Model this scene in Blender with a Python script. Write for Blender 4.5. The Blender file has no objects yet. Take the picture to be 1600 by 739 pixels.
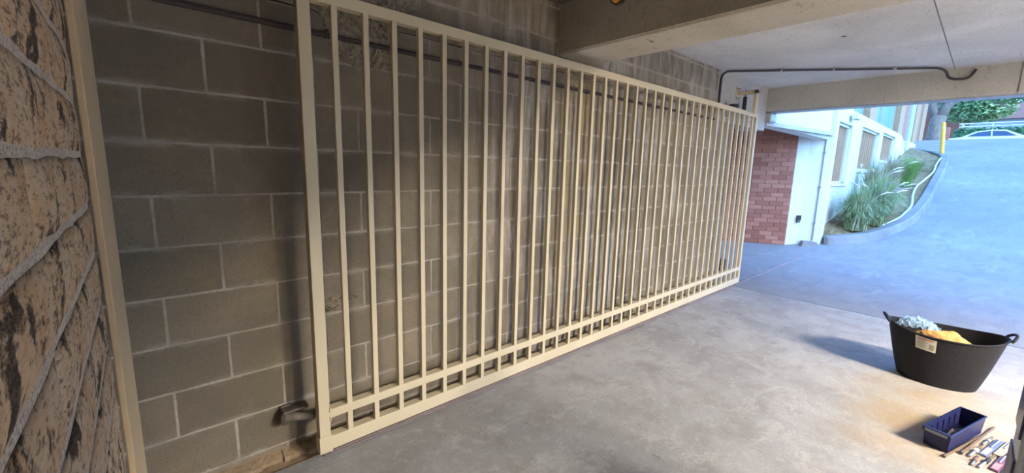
import bpy, bmesh, math, random
from mathutils import Vector, Matrix, noise
S = bpy.context.scene
C = S.collection
R_ = math.radians

# ------------------------------------------------------------------ camera
F_PX, YAW, PITCH, ROLL, CAM_H = 653.2, 0.728412, -0.164382, 0.025679, 1.39273
cam_d = bpy.data.cameras.new('camera'); cam = bpy.data.objects.new('camera', cam_d); C.objects.link(cam)
cy, sy, cp, sp = math.cos(YAW), math.sin(YAW), math.cos(PITCH), math.sin(PITCH)
fwd = Vector((sy*cp, cy*cp, sp)); rgt = Vector((cy, -sy, 0)); up = rgt.cross(fwd)
cr, sr = math.cos(ROLL), math.sin(ROLL)
r2 = rgt*cr + up*sr; u2 = up*cr - rgt*sr
m = Matrix.Identity(4)
for i in range(3):
    m[i][0], m[i][1], m[i][2] = r2[i], u2[i], -fwd[i]
m[2][3] = CAM_H
cam.matrix_world = m
cam_d.sensor_width = 36; cam_d.sensor_fit = 'HORIZONTAL'; cam_d.lens = 36*F_PX/1600
cam_d.clip_start = 0.01; cam_d.clip_end = 500
S.camera = cam

# ------------------------------------------------------------------ sky and exposure
W = bpy.data.worlds.new('sky'); S.world = W; W.use_nodes = True
wn = W.node_tree.nodes; wl = W.node_tree.links
sky = wn.new('ShaderNodeTexSky'); sky.sky_type = 'NISHITA'; sky.sun_disc = False
sky.sun_elevation = R_(48); sky.sun_rotation = R_(200); sky.ozone_density = 1.3; sky.dust_density = 1.0
tint = wn.new('ShaderNodeMix'); tint.data_type = 'RGBA'; tint.blend_type = 'MULTIPLY'; tint.inputs[0].default_value = 1
wl.new(sky.outputs[0], tint.inputs[6]); tint.inputs[7].default_value = (.54, .93, 1.48, 1)      # daylight seen through a warm white balance
bg = wn['Background']; wl.new(tint.outputs[2], bg.inputs[0]); bg.inputs[1].default_value = 0.96
S.view_settings.view_transform = 'Standard'; S.view_settings.look = 'None'
S.view_settings.gamma = 1; S.view_settings.use_curve_mapping = False
S.view_settings.exposure = 0.0
LAMP_POWER = 510.0
LAMP_COL = (1.0, 0.90, 0.78)

# ------------------------------------------------------------------ helpers
class MB:
    """collects shapes into one bmesh"""
    def __init__(self): self.bm = bmesh.new()
    def box(self, a, b, bevel=0, seg=1, mat=None):
        bm = bmesh.new(); bmesh.ops.create_cube(bm, size=1)
        c = [(a[i]+b[i])/2 for i in range(3)]; s = [abs(b[i]-a[i]) for i in range(3)]
        for v in bm.verts: v.co = Vector([c[i]+v.co[i]*s[i] for i in range(3)])
        if bevel: bmesh.ops.bevel(bm, geom=bm.edges[:], offset=bevel, segments=seg, affect='EDGES', profile=.6)
        return self.merge(bm, mat)
    def merge(self, bm, mat=None):
        if mat is not None: bm.transform(mat)
        me = bpy.data.meshes.new('t'); bm.to_mesh(me); bm.free(); self.bm.from_mesh(me); bpy.data.meshes.remove(me)
        return self
    def cyl(self, p, q, r, n=12, r2=None, caps=True):
        p, q = Vector(p), Vector(q); d = q-p
        bm = bmesh.new()
        bmesh.ops.create_cone(bm, cap_ends=caps, segments=n, radius1=r, radius2=r if r2 is None else r2, depth=d.length)
        rot = d.to_track_quat('Z', 'Y').to_matrix().to_4x4()
        return self.merge(bm, Matrix.Translation((p+q)/2) @ rot)
    def tube(self, pts, r, n=8, rr=None, cap=True):
        pts = [Vector(p) for p in pts]; rings = []
        prev = None
        for i, p in enumerate(pts):
            t = (pts[min(i+1, len(pts)-1)] - pts[max(i-1, 0)]).normalized()
            if prev is None:
                a = t.orthogonal().normalized()
            else:
                a = (prev - t*prev.dot(t)).normalized()
            prev = a; b = t.cross(a)
            ra = rr[i] if rr else r
            rings.append([self.bm.verts.new(p + (a*math.cos(2*math.pi*k/n) + b*math.sin(2*math.pi*k/n))*ra) for k in range(n)])
        for i in range(len(rings)-1):
            for k in range(n):
                self.bm.faces.new((rings[i][k], rings[i][(k+1) % n], rings[i+1][(k+1) % n], rings[i+1][k]))
        if cap:
            self.bm.faces.new(rings[0][::-1]); self.bm.faces.new(rings[-1])
        return self
    def prism(self, outline, ext):
        """outline: list of 3-D points of a planar polygon, ext: extrusion vector"""
        e = Vector(ext)
        a = [self.bm.verts.new(Vector(p)) for p in outline]; b = [self.bm.verts.new(Vector(p)+e) for p in outline]
        n = len(a)
        self.bm.faces.new(a[::-1]); self.bm.faces.new(b)
        for i in range(n): self.bm.faces.new((a[i], a[(i+1) % n], b[(i+1) % n], b[i]))
        return self
    def grid(self, P):
        V = [[self.bm.verts.new(Vector(p)) for p in row] for row in P]
        for i in range(len(V)-1):
            for j in range(len(V[0])-1):
                self.bm.faces.new((V[i][j], V[i+1][j], V[i+1][j+1], V[i][j+1]))
        return self
    def mesh(self, name, mat, smooth=False):
        bmesh.ops.recalc_face_normals(self.bm, faces=self.bm.faces[:])
        me = bpy.data.meshes.new(name); self.bm.to_mesh(me); self.bm.free()
        if mat: me.materials.append(mat)
        if smooth:
            for f in me.polygons: f.use_smooth = True
        return me
    def build(self, name, mat, parent=None, smooth=False, loc=None):
        return link(name, self.mesh(name, mat, smooth), parent, loc)

def link(name, me, parent=None, loc=None):
    o = bpy.data.objects.new(name, me); C.objects.link(o)
    if parent is not None: o.parent = parent
    if loc is not None: o.location = loc
    return o
def tag(o, label, cat, group=None):
    o['label'] = label; o['category'] = cat
    if group: o['group'] = group
    return o
def struct(o, label=None):
    o['kind'] = 'structure'
    if label: o['label'] = label
    return o
def thing(name, loc, label, cat, group=None, rotz=0):
    o = bpy.data.objects.new(name, None); C.objects.link(o)
    o.location = loc; o.rotation_euler = (0, 0, rotz); o.empty_display_size = .1
    return tag(o, label, cat, group)
def smooth_angle(o, deg=35):
    for f in o.data.polygons: f.use_smooth = True
    o.data.set_sharp_from_angle(angle=R_(deg))
    return o

# ------------------------------------------------------------------ materials
class Mat:
    def __init__(self, name, rough=.7, spec=.3):
        self.m = bpy.data.materials.new(name); self.m.use_nodes = True
        self.n = self.m.node_tree.nodes; self.l = self.m.node_tree.links
        self.b = self.n['Principled BSDF']
        self.b.inputs['Roughness'].default_value = rough
        self.b.inputs['Specular IOR Level'].default_value = spec
    def pos(self, scale=(1, 1, 1), obj=False):
        mp = self.n.new('ShaderNodeMapping'); mp.inputs['Scale'].default_value = scale
        if obj:
            t = self.n.new('ShaderNodeTexCoord'); self.l.new(t.outputs['Object'], mp.inputs[0])
        else:
            g = self.n.new('ShaderNodeNewGeometry'); self.l.new(g.outputs['Position'], mp.inputs[0])
        return mp.outputs[0]
    def noise(self, vec, scale, detail=4, rough=.55, dist=0):
        t = self.n.new('ShaderNodeTexNoise'); self.l.new(vec, t.inputs['Vector'])
        t.inputs['Scale'].default_value = scale; t.inputs['Detail'].default_value = detail
        t.inputs['Roughness'].default_value = rough; t.inputs['Distortion'].default_value = dist
        return t.outputs['Fac']
    def ramp(self, fac, stops):
        r = self.n.new('ShaderNodeValToRGB'); self.l.new(fac, r.inputs[0])
        el = r.color_ramp.elements
        while len(el) < len(stops): el.new(.5)
        for e, (p, c) in zip(el, stops):
            e.position = p; e.color = (*c, 1) if not isinstance(c, (int, float)) else (c, c, c, 1)
        return r.outputs[0]
    def mix(self, fac, a, b, mode='MIX'):
        x = self.n.new('ShaderNodeMix'); x.data_type = 'RGBA'; x.blend_type = mode
        for s, v in ((0, fac), (6, a), (7, b)):
            if isinstance(v, (int, float)): x.inputs[s].default_value = v
            elif isinstance(v, tuple): x.inputs[s].default_value = (*v, 1)
            else: self.l.new(v, x.inputs[s])
        return x.outputs[2]
    def sep(self, vec):
        x = self.n.new('ShaderNodeSeparateXYZ'); self.l.new(vec, x.inputs[0]); return x.outputs
    def math(self, op, a, b=0, clamp=False):
        x = self.n.new('ShaderNodeMath'); x.operation = op; x.use_clamp = clamp
        for i, v in enumerate((a, b)):
            if isinstance(v, (int, float)): x.inputs[i].default_value = v
            else: self.l.new(v, x.inputs[i])
        return x.outputs[0]
    def band(self, v, lo, hi, soft):
        """1 between lo and hi with soft edges"""
        a = self.n.new('ShaderNodeMapRange'); a.interpolation_type = 'SMOOTHSTEP'; self.l.new(v, a.inputs[0])
        a.inputs[1].default_value = lo-soft; a.inputs[2].default_value = lo+soft
        b = self.n.new('ShaderNodeMapRange'); b.interpolation_type = 'SMOOTHSTEP'; self.l.new(v, b.inputs[0])
        b.inputs[1].default_value = hi-soft; b.inputs[2].default_value = hi+soft; b.inputs[3].default_value = 1; b.inputs[4].default_value = 0
        return self.math('MULTIPLY', a.outputs[0], b.outputs[0])
    def color(self, c):
        if isinstance(c, tuple): self.b.inputs['Base Color'].default_value = (*c, 1)
        else: self.l.new(c, self.b.inputs['Base Color'])
        return self
    def bump(self, h, strength=.3, dist=.01):
        x = self.n.new('ShaderNodeBump'); x.inputs['Strength'].default_value = strength; x.inputs['Distance'].default_value = dist
        self.l.new(h, x.inputs['Height']); self.l.new(x.outputs[0], self.b.inputs['Normal'])
        return self
    def rand(self):
        o = self.n.new('ShaderNodeObjectInfo'); return o.outputs['Random']

def plain(name, col, rough=.6, spec=.3, var=.12, scale=8, metal=0):
    M = Mat(name, rough, spec); v = M.pos(obj=True)
    f = M.noise(v, scale, 3)
    lo = tuple(c*(1-var) for c in col); hi = tuple(min(1, c*(1+var)) for c in col)
    M.color(M.ramp(f, [(.3, lo), (.7, hi)])); M.b.inputs['Metallic'].default_value = metal
    return M.m

def m_floor():
    M = Mat('concrete_floor', .62, .35); v = M.pos()
    big = M.noise(v, .9, 6, .6, .4); mid = M.noise(v, 4.5, 6, .65, .3); fine = M.noise(v, 70, 3, .7)
    c = M.ramp(big, [(.32, (.25, .247, .245)), (.5, (.33, .326, .322)), (.68, (.40, .396, .392))])
    c = M.mix(M.ramp(mid, [(.46, 0), (.66, .6)]), c, (.215, .20, .18))
    c = M.mix(M.ramp(M.noise(M.pos((1, 1.6, 1)), 2.4, 7, .72, .5), [(.55, 0), (.60, .36), (.64, .12)]), c, (.47, .46, .44))
    c = M.mix(M.ramp(M.noise(M.pos((1.3, 1, 1)), 7, 6, .75, .6), [(.62, 0), (.66, .6)]), c, (.19, .185, .18))
    c = M.mix(M.ramp(M.noise(v, 1.6, 5, .6, 1.2), [(.56, 0), (.74, .45)]), c, (.31, .275, .22))
    c = M.mix(M.ramp(M.noise(v, 14, 6, .7, .3), [(.52, 0), (.70, .45)]), c, (.46, .455, .445))
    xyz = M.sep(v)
    ochre = M.math('MULTIPLY', M.math('MULTIPLY', M.band(xyz[0], 2.75, 3.95, .25), M.band(xyz[1], -.9, .35, .2)), M.ramp(M.noise(v, 2.6, 5, .65, .4), [(.34, .15), (.62, .85)]))
    c = M.mix(ochre, c, (.34, .24, .125))  # ochre tint broken by noise, around the parts bin
    c = M.mix(M.ramp(fine, [(.3, .30), (.5, 0)]), c, (.16, .15, .14))
    c = M.mix(M.ramp(fine, [(.58, 0), (.75, .25)]), c, (.62, .61, .6))
    M.color(c)
    M.bump(M.mix(.5, fine, mid), .35, .006)
    return M.m
def m_drive():
    M = Mat('driveway_concrete', .7, .25); v = M.pos()
    big = M.noise(v, .5, 6, .6, .5); mid = M.noise(M.pos((1, 2.5, 1)), 2.2, 5, .65, .6); fine = M.noise(v, 40, 3)
    c = M.ramp(big, [(.32, (.215, .218, .222)), (.68, (.30, .303, .307))])
    c = M.mix(M.ramp(mid, [(.46, 0), (.70, .65)]), c, (.185, .19, .2))
    c = M.mix(M.ramp(M.noise(M.pos((1, 3, 1)), 1.1, 5, .7, 1), [(.56, 0), (.74, .5)]), c, (.40, .405, .41))
    c = M.mix(M.ramp(fine, [(.3, .25), (.5, 0)]), c, (.2, .2, .2))
    M.color(c).bump(fine, .3, .006)
    return M.m
def m_block():
    M = Mat('grey_concrete_block', .9, .15); v = M.pos(); xyz = M.sep(v)
    med = M.noise(v, 5, 6, .65, .4); fine = M.noise(v, 90, 3, .7)
    c = M.ramp(M.rand(), [(0, (.178, .147, .103)), (.5, (.225, .187, .133)), (1, (.265, .222, .158))])
    c = M.mix(M.ramp(med, [(.40, .0), (.7, .55)]), c, (.155, .135, .105))
    c = M.mix(M.ramp(M.noise(v, 2.3, 5, .6, .6), [(.55, 0), (.8, .5)]), c, (.32, .235, .12))
    # pale salts that have run down the middle of the wall
    run = M.noise(M.pos((6, 1, .8)), 2.0, 6, .65, .5)
    zone = M.band(xyz[0], 1.5, 5.6, .5)
    c = M.mix(M.math('MULTIPLY', M.ramp(run, [(.44, 0), (.66, .75)]), zone), c, (.46, .435, .40))
    och = M.math('MULTIPLY', M.band(xyz[0], 2.22, 2.72, .12), M.ramp(M.noise(M.pos((5, 1, .7)), 2.6, 4, .6), [(.46, 0), (.68, .65)]))
    c = M.mix(och, c, (.42, .30, .10))
    c = M.mix(M.ramp(fine, [(.32, .4), (.46, 0)]), c, (.09, .08, .065))
    c = M.mix(M.ramp(M.noise(v, 160, 2), [(.62, 0), (.8, .4)]), c, (.5, .46, .4))
    fr = M.math('ABSOLUTE', M.math('SUBTRACT', M.math('FRACT', M.math('MULTIPLY', M.math('ADD', xyz[2], .05), 5)), .5))
    smear = M.math('MULTIPLY', M.band(fr, -.1, .075, .06), M.ramp(M.noise(M.pos((1, 1, 2)), 5.5, 6, .7, .4), [(.46, 0), (.66, .7)]))
    c = M.mix(smear, c, (.45, .415, .36))
    c = M.mix(M.ramp(M.noise(v, 1.3, 5, .65, .8), [(.40, .45), (.58, 0)]), c, (.12, .105, .085))
    M.color(c).bump(M.mix(.6, fine, med), .7, .008)
    return M.m
def m_mortar():
    M = Mat('pale_mortar', .95, .1); v = M.pos(); fine = M.noise(v, 60, 4, .7); med = M.noise(v, 6, 4)
    c = M.ramp(med, [(.3, (.27, .24, .20)), (.7, (.43, .39, .33))])
    c = M.mix(M.ramp(fine, [(.3, .5), (.5, 0)]), c, (.18, .16, .13))
    M.color(c).bump(fine, .5, .006)
    return M.m
def m_rough(name, a, b, dark, sc=30):
    M = Mat(name, .95, .1); v = M.pos(); f = M.noise(v, sc, 6, .7, .5)
    c = M.ramp(f, [(.28, dark), (.5, a), (.72, b)]); M.color(c).bump(f, .9, .012)
    return M.m
def m_rockface():
    M = Mat('rock_face_brick', .92, .15); v = M.pos((1, .95, .8)); v2 = M.pos((1, .9, .8))
    fn = M.noise(M.pos((1, .32, .9)), 160, 3, .75); med = M.noise(M.pos(), 11, 5, .65)
    st = M.math('ADD', M.noise(v, 17, 5, .6, .1), M.math('MULTIPLY', M.math('SUBTRACT', fn, .5), .22))
    c = M.ramp(M.rand(), [(0, (.38, .24, .13)), (1, (.47, .31, .175))])
    c = M.mix(M.ramp(med, [(.34, .05), (.66, .85)]), c, (.43, .335, .235))
    c = M.mix(M.ramp(M.noise(v2, 15, 5, .65), [(.52, 0), (.68, .75)]), c, (.40, .22, .095))
    c = M.mix(M.ramp(st, [(.385, .97), (.455, 0)]), c, (.028, .020, .014))
    c = M.mix(M.ramp(fn, [(.38, .8), (.47, 0)]), c, (.11, .075, .055))
    c = M.mix(M.ramp(fn, [(.58, 0), (.8, .4)]), c, (.68, .56, .45))
    M.color(c).bump(M.mix(.6, st, fn), .7, .004)
    return M.m
def m_sanded():
    M = Mat('sandy_mortar', .95, .1); v = M.pos(); f = M.noise(v, 220, 3, .7); g = M.noise(v, 30, 4)
    c = M.ramp(g, [(.3, (.38, .31, .245)), (.7, (.50, .42, .345))])
    c = M.mix(M.ramp(f, [(.38, .85), (.48, 0)]), c, (.15, .115, .09))
    c = M.mix(M.ramp(f, [(.56, 0), (.72, .5)]), c, (.70, .62, .54))
    M.color(c).bump(M.mix(.5, f, g), .7, .006)
    return M.m
def m_concrete(name, lo, hi, spots=.5, stain=(.25, .22, .18)):
    M = Mat(name, .85, .15); v = M.pos(); a = M.noise(v, 1.4, 6, .6, .4); f = M.noise(v, 45, 3)
    c = M.ramp(a, [(.32, lo), (.68, hi)])
    c = M.mix(M.ramp(M.noise(M.pos((1, 2.4, 1)), 4.2, 6, .7, .8), [(.60, 0), (.74, spots)]), c, stain)
    c = M.mix(M.ramp(M.noise(M.pos((1, 6, 1)), 3.4, 3, .6, .3), [(.69, 0), (.73, spots)]), c, tuple(x*.5 for x in stain))
    c = M.mix(M.ramp(f, [(.3, .3), (.46, 0)]), c, tuple(x*.7 for x in stain))
    M.color(c).bump(f, .3, .005)
    return M.m
def m_steel():
    M = Mat('cream_paint', .42, .4); v = M.pos(); f = M.noise(v, 3, 4); g = M.noise(v, 120, 2)
    c = M.ramp(f, [(.3, (.55, .465, .305)), (.7, (.61, .525, .355))])
    c = M.mix(M.ramp(g, [(.70, 0), (.78, .25)]), c, (.35, .27, .17))
    M.color(c)
    return M.m
def m_redbrick():
    M = Mat('red_brick', .9, .15); v = M.pos(); f = M.noise(v, 60, 4, .7)
    c = M.ramp(M.rand(), [(0, (.30, .115, .08)), (.5, (.40, .165, .115)), (1, (.47, .22, .155))])
    c = M.mix(M.ramp(f, [(.35, .4), (.55, 0)]), c, (.2, .07, .05)); M.color(c).bump(f, .5, .005)
    return M.m
def m_leaf(name, a, b, trans=.25):
    M = Mat(name, .6, .2); M.color(M.ramp(M.noise(M.pos(), 3.5, 4, .6), [(.3, a), (.7, b)]))
    M.b.inputs['Transmission Weight'].default_value = 0
    M.b.inputs['Subsurface Weight'].default_value = 0
    return M.m
def m_wood(name, a, b):
    M = Mat(name, .7, .2); f = M.noise(M.pos((3, 3, .5)), 7, 5, .6, .5); M.color(M.ramp(f, [(.3, a), (.7, b)]))
    return M.m
def m_glass(name, col, rough=.08, alpha=1.0, trans=0.0):
    M = Mat(name, rough, .5); M.color(col); M.b.inputs['Alpha'].default_value = alpha
    M.b.inputs['Transmission Weight'].default_value = trans
    return M.m
def m_emit(name, col, strength):
    M = Mat(name, .5); M.color((.9, .9, .9)); M.b.inputs['Emission Color'].default_value = (*col, 1); M.b.inputs['Emission Strength'].default_value = strength
    return M.m

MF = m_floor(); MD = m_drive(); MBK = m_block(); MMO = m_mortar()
MRP = m_rough('exposed_aggregate', (.27, .225, .165), (.42, .37, .29), (.05, .04, .03), 45)
MROCK = m_rockface(); MSAND = m_sanded()
MCE = m_concrete('ceiling_concrete', (.50, .49, .475), (.66, .65, .63), .30)
MBE = m_concrete('beam_concrete', (.37, .33, .265), (.52, .475, .40), .75, (.22, .17, .11))
MLI = m_concrete('lintel_concrete', (.40, .385, .35), (.51, .49, .45), .45)
MPI = m_concrete('pier_concrete', (.36, .335, .29), (.48, .455, .41), .5)
MDK = m_concrete('dark_concrete', (.14, .13, .12), (.20, .19, .17), .3, (.1, .09, .07))  # low albedo to cut light bounced off inner ceiling and unseen walls
MKB = m_concrete('kerb_concrete', (.19, .19, .185), (.28, .28, .275), .5)
MST = m_steel(); MRB = m_redbrick()
MRM = plain('brick_mortar', (.42, .34, .29), .95, .1, .1, 30)
MWH = m_concrete('white_paint', (.60, .59, .53), (.68, .67, .61), .12, (.5, .5, .46))
MBLACK = plain('black_plastic', (.018, .018, .018), .5, .4)
MCON = plain('dark_conduit', (.045, .035, .035), .5, .4)
MGALV = plain('galvanised_steel', (.42, .43, .43), .45, .5, .15, 20, .5)
MRUST = plain('worn_steel', (.14, .12, .10), .55, .4, .3, 20, .4)
MWORN = plain('dusty_steel', (.20, .175, .145), .7, .3, .3, 25)
MTANP = plain('tan_paint', (.50, .37, .215), .45, .35, .06, 12)
MYEL = plain('yellow_paint', (.85, .42, .05), .5, .4)
MDIRT = m_rough('dry_dirt', (.33, .245, .16), (.42, .33, .23), (.2, .145, .09), 25)
MSOIL = m_rough('garden_soil', (.22, .165, .09), (.36, .29, .15), (.09, .065, .04), 9)
MTIM = m_wood('brown_timber', (.25, .135, .065), (.36, .21, .11))

# ------------------------------------------------------------------ measures
D = 2.076           # face of the block wall
GY = 1.911          # front of the gate
CEIL = 2.485
PX = [0, 9.5, 10.6, 12, 21, 29, 31, 33, 60, 400]
PZ = [0, 0, .12, .35, 2.1, 3.17, 3.33, 3.38, 3.5, 3.5]
def prof(x):
    if x <= PX[0]: return 0
    for i in range(len(PX)-1):
        if x <= PX[i+1]:
            return PZ[i] + (PZ[i+1]-PZ[i])*(x-PX[i])/(PX[i+1]-PX[i])
    return PZ[-1]
rnd = random.Random(5)

# ------------------------------------------------------------------ setting: floor, driveway, ceiling, beams
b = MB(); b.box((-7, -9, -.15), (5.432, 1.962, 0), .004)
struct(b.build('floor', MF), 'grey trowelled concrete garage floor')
b = MB()
xs = [5.441, 7, 9, 9.5, 9.8, 10.2, 10.6, 11, 11.5, 12, 13, 14, 15, 16, 17, 18, 19, 20, 21, 22, 23, 24, 25, 26, 27, 28, 29, 30, 31, 32, 33, 36, 40, 50, 60, 140]
ys = [-40, -20, -9, -4, -2, 0, 2, 4.4, 20, 60]
P = [[(x, y, prof(x)) for y in (ys if x > 26 else [max(-40, v) if v < 4.4 else 4.4 + (v-4.4)*.0001*(k+1) for k, v in enumerate(ys)])] for x in xs]
b.grid(P)
struct(b.build('driveway', MD, smooth=True), 'pale concrete driveway rising to the street')
b = MB(); b.box((-7, -9, -.3), (5.6, 4.4, -.155)); b.box((-7, 1.97, -.2), (5.436, D+.0, -.012))
struct(b.build('floor_edge', MDIRT), 'dry dirt strip along the foot of the block wall')
b = MB(); b.box((-7, -9, CEIL-.005), (2.24, 2.5, CEIL+.25))
struct(b.build('ceiling_inner', MDK), 'concrete ceiling of the inner garage bay, darkened against bounced light')  # near part of the same slab, coloured darker to keep this bay dim
b = MB(); b.box((2.24, -9, CEIL), (6.52, 2.5, CEIL+.25))
ceiling = struct(b.build('ceiling', MCE), 'pale stained concrete ceiling slab')
b = MB()
for y0 in (-6.6, -2.55, .38):
    b.box((2.63, y0-.003, CEIL-.0012), (6.26, y0+.003, CEIL+.01))
b.build('formwork_seam', MRUST, ceiling)
b = MB()
for (x, y, r) in ((4.30, .92, .018), (3.6, -.6, .014)):
    b.cyl((x, y, CEIL-.002), (x, y, CEIL+.01), r, 10)
b.build('bolt_hole', MBLACK, ceiling)
b = MB(); b.box((2.235, -9, 2.156), (2.625, D+.05, CEIL+.02), .014)
struct(b.build('ceiling_beam', MBE), 'stained concrete downstand beam crossing above the gate')
b = MB(); b.box((6.27, -9, 2.20), (6.52, D+.3, CEIL+.02), .012)
lintel = struct(b.build('lintel_beam', MLI), 'pale concrete lintel over the garage opening')
b = MB(); b.box((6.262, -.07, 2.205), (6.271, -.064, CEIL)); b.build('formwork_seam', MRUST, lintel)
b = MB(); b.box((6.30, -9, 2.186), (6.50, 2.05, 2.204), .004); b.build('drip_strip', MGALV, lintel)
b = MB(); b.box((-7.2, -9.2, -.1), (6.5, -9, CEIL)); struct(b.build('wall_right', MDK), 'plain concrete wall across the garage')
b = MB(); b.box((-7.2, -9, -.1), (-7, 2.2, CEIL)); struct(b.build('wall_rear', MDK), 'plain concrete wall at the back of the garage')

# ------------------------------------------------------------------ block wall
b = MB(); b.box((-7, D+.004, -.2), (5.335, D+.20, 2.06)); b.box((-7, D+.004, 2.05), (4.77, D+.20, CEIL))
wall = struct(b.build('wall_back', MMO), 'grey concrete block wall behind the gate')
def block_mesh(l, h, seed):
    r = random.Random(seed); nx, nz = max(2, int(l/.05)), 4
    bm = bmesh.new(); V = []
    for j in range(nz+1):
        row = []
        for i in range(nx+1):
            x = l*i/nx; z = h*j/nz; y = r.uniform(-.0012, .0012)
            e = i in (0, nx) or j in (0, nz)
            if e:
                y += .0025; x += r.uniform(-.0015, .0015); z += r.uniform(-.0015, .0015)
                if r.random() < .05: y += .0012
            row.append(bm.verts.new((x, y, z)))
        V.append(row)
    for j in range(nz):
        for i in range(nx): bm.faces.new((V[j][i], V[j][i+1], V[j+1][i+1], V[j+1][i]))
    rim = [V[0][i] for i in range(nx+1)] + [V[j][nx] for j in range(1, nz+1)] + [V[nz][i] for i in range(nx-1, -1, -1)] + [V[j][0] for j in range(nz-1, 0, -1)]
    back = [bm.verts.new((v.co.x, .02, v.co.z)) for v in rim]
    for i in range(len(rim)):
        bm.faces.new((rim[(i+1) % len(rim)], rim[i], back[i], back[(i+1) % len(rim)]))
    me = bpy.data.meshes.new('block'); bm.to_mesh(me); bm.free(); me.materials.append(MBK)
    return me
cache = {}
def get_block(l, h, k):
    key = (round(l, 3), round(h, 3), k)
    if key not in cache: cache[key] = block_mesh(l, h, hash(key) % 9999)
    return cache[key]
def add_blocks(z0, z1, off, x_lo, x_hi):
    x = off - .4*8
    while x < x_hi:
        a, e = max(x+.005, x_lo), min(x+.395, x_hi)
        if e - a > .03:
            link('block', get_block(e-a, z1-z0-.010, rnd.randrange(6)), wall, (a, D, z0+.005))
        x += .4
row = 0
for k in range(-1, 12):
    z0 = .05+.2*k; z1 = z0+.2
    off = .23 if k % 2 == 0 else .03
    if k == -1: z0 = -.12
    add_blocks(z0, z1, off, -.62, 5.335 if z1 < 2.0 else 4.77)
add_blocks(2.45, CEIL, .23, -.62, 4.77)
b = MB(); b.box((-7, D-.002, -.2), (-.62, D+.1, CEIL)); b.build('render_face', MPI, wall)
# broken-out patches of rough render
def patch(pts, seed):
    r = random.Random(seed); bm = bmesh.new(); n = len(pts)
    cx = sum(p[0] for p in pts)/n; cz = sum(p[1] for p in pts)/n
    ring = []
    N = 44
    dense = []
    for i in range(N):
        t = i/N*n; k = int(t); f = t-k; a, c = pts[k % n], pts[(k+1) % n]
        dense.append((a[0]+(c[0]-a[0])*f + r.uniform(-.010, .010), a[1]+(c[1]-a[1])*f + r.uniform(-.010, .010)))
    rings = []
    for s in (1.0, .93, .8, .65, .5, .33, .16):
        rings.append([bm.verts.new((cx+(x-cx)*s, D + (.004 if s == 1.0 else -.008 - .012*noise.noise((x*s*40, z*s*40, seed))), cz+(z-cz)*s)) for x, z in dense])
    for q in range(len(rings)-1):
        for i in range(N): bm.faces.new((rings[q][i], rings[q][(i+1) % N], rings[q+1][(i+1) % N], rings[q+1][i]))
    bm.faces.new(rings[-1])
    bmesh.ops.recalc_face_normals(bm, faces=bm.faces[:])
    me = bpy.data.meshes.new('rough_patch'); bm.to_mesh(me); bm.free(); me.materials.append(MRP)
    o = link('rough_patch', me, wall); o['label'] = 'patch of broken rough render with exposed stones'
patch([(.66, 2.08), (.70, 1.93), (.74, 1.88), (.80, 1.85), (.86, 1.83), (.93, 1.84), (1.0, 1.85), (1.03, 1.92), (1.02, 2.06), (1.10, 2.16), (1.17, 2.19), (1.19, 2.27), (1.05, 2.3), (.95, 2.22), (.8, 2.16)], 3)
patch([(.58, .69), (.63, .73), (.75, .73), (.80, .72), (.74, .69), (.66, .66)], 9)
b = MB()
rr = random.Random(2)
for k in range(60):
    x = -.4 + k*.1; w = .06*rr.uniform(.7, 1.3)
    b.prism([(x, D+.004, -.02), (x, D-w, -.02), (x, D-w*.9, .002+.006*rr.random()), (x, D+.004, .02+.015*rr.random())], (.105, 0, 0))
b.build('mortar_fillet', MDIRT, wall)
# concrete pier and downstand past the block wall
b = MB(); b.box((4.776, D-.004, 1.955), (6.30, D+.22, CEIL+.01), .006)
pier = struct(b.build('wall_pier', MLI), 'smooth concrete downstand where the block wall stops')
b = MB()
for x, z in ((5.02, 2.16), (5.05, 2.03), (5.5, 2.05), (5.75, 2.02), (5.52, 2.0)):
    b.cyl((x, D-.006, z), (x, D+.01, z), .012, 8)
b.build('bolt_hole', MBLACK, pier)

# ------------------------------------------------------------------ rock-face brick wall beside the camera
XL, YE = -.0765, 1.210
b = MB(); b.box((XL-.26, -1.2, 0), (XL-.0052, YE-.004, CEIL))
lw = struct(b.build('wall_left', MSAND), 'sandy rock-face brick wall ending at a cream steel edge')
def rock_mesh(l, h, seed):
    bm = bmesh.new(); nx, nz = max(3, int(l/.016)), 8; V = []
    for j in range(nz+1):
        row = []
        for i in range(nx+1):
            y = l*i/nx; z = h*j/nz
            ex = min(i, nx-i)/2; ez = min(j, nz-j)/2
            e = min(1, ex, ez)
            d = .0016*e*(.6 + .9*noise.noise((y*14+seed*7.3, z*14, seed)) + .45*noise.noise((y*45, z*45, seed+4)))
            wob = .003*noise.noise((y*20, z*20, seed+9))
            row.append(bm.verts.new((-.0035+.0025*e+d, y+(wob if 0 < i < nx else 0), z+(.004*noise.noise((y*12, seed, j*.3)) if j in (0, nz) else 0))))
        V.append(row)
    for j in range(nz):
        for i in range(nx): bm.faces.new((V[j][i], V[j][i+1], V[j+1][i+1], V[j+1][i]))
    rim = [V[0][i] for i in range(nx+1)] + [V[j][nx] for j in range(1, nz+1)] + [V[nz][i] for i in range(nx-1, -1, -1)] + [V[j][0] for j in range(nz-1, 0, -1)]
    back = [bm.verts.new((-.04, v.co.y, v.co.z)) for v in rim]
    for i in range(len(rim)): bm.faces.new((rim[(i+1) % len(rim)], rim[i], back[i], back[(i+1) % len(rim)]))
    me = bpy.data.meshes.new('rock_brick'); bm.to_mesh(me); bm.free(); me.materials.append(MROCK)
    for f in me.polygons: f.use_smooth = True
    return me
rk = [rock_mesh(.59, .087, s) for s in range(7)]; rkh = [rock_mesh(.29, .087, s+20) for s in range(4)]
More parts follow.
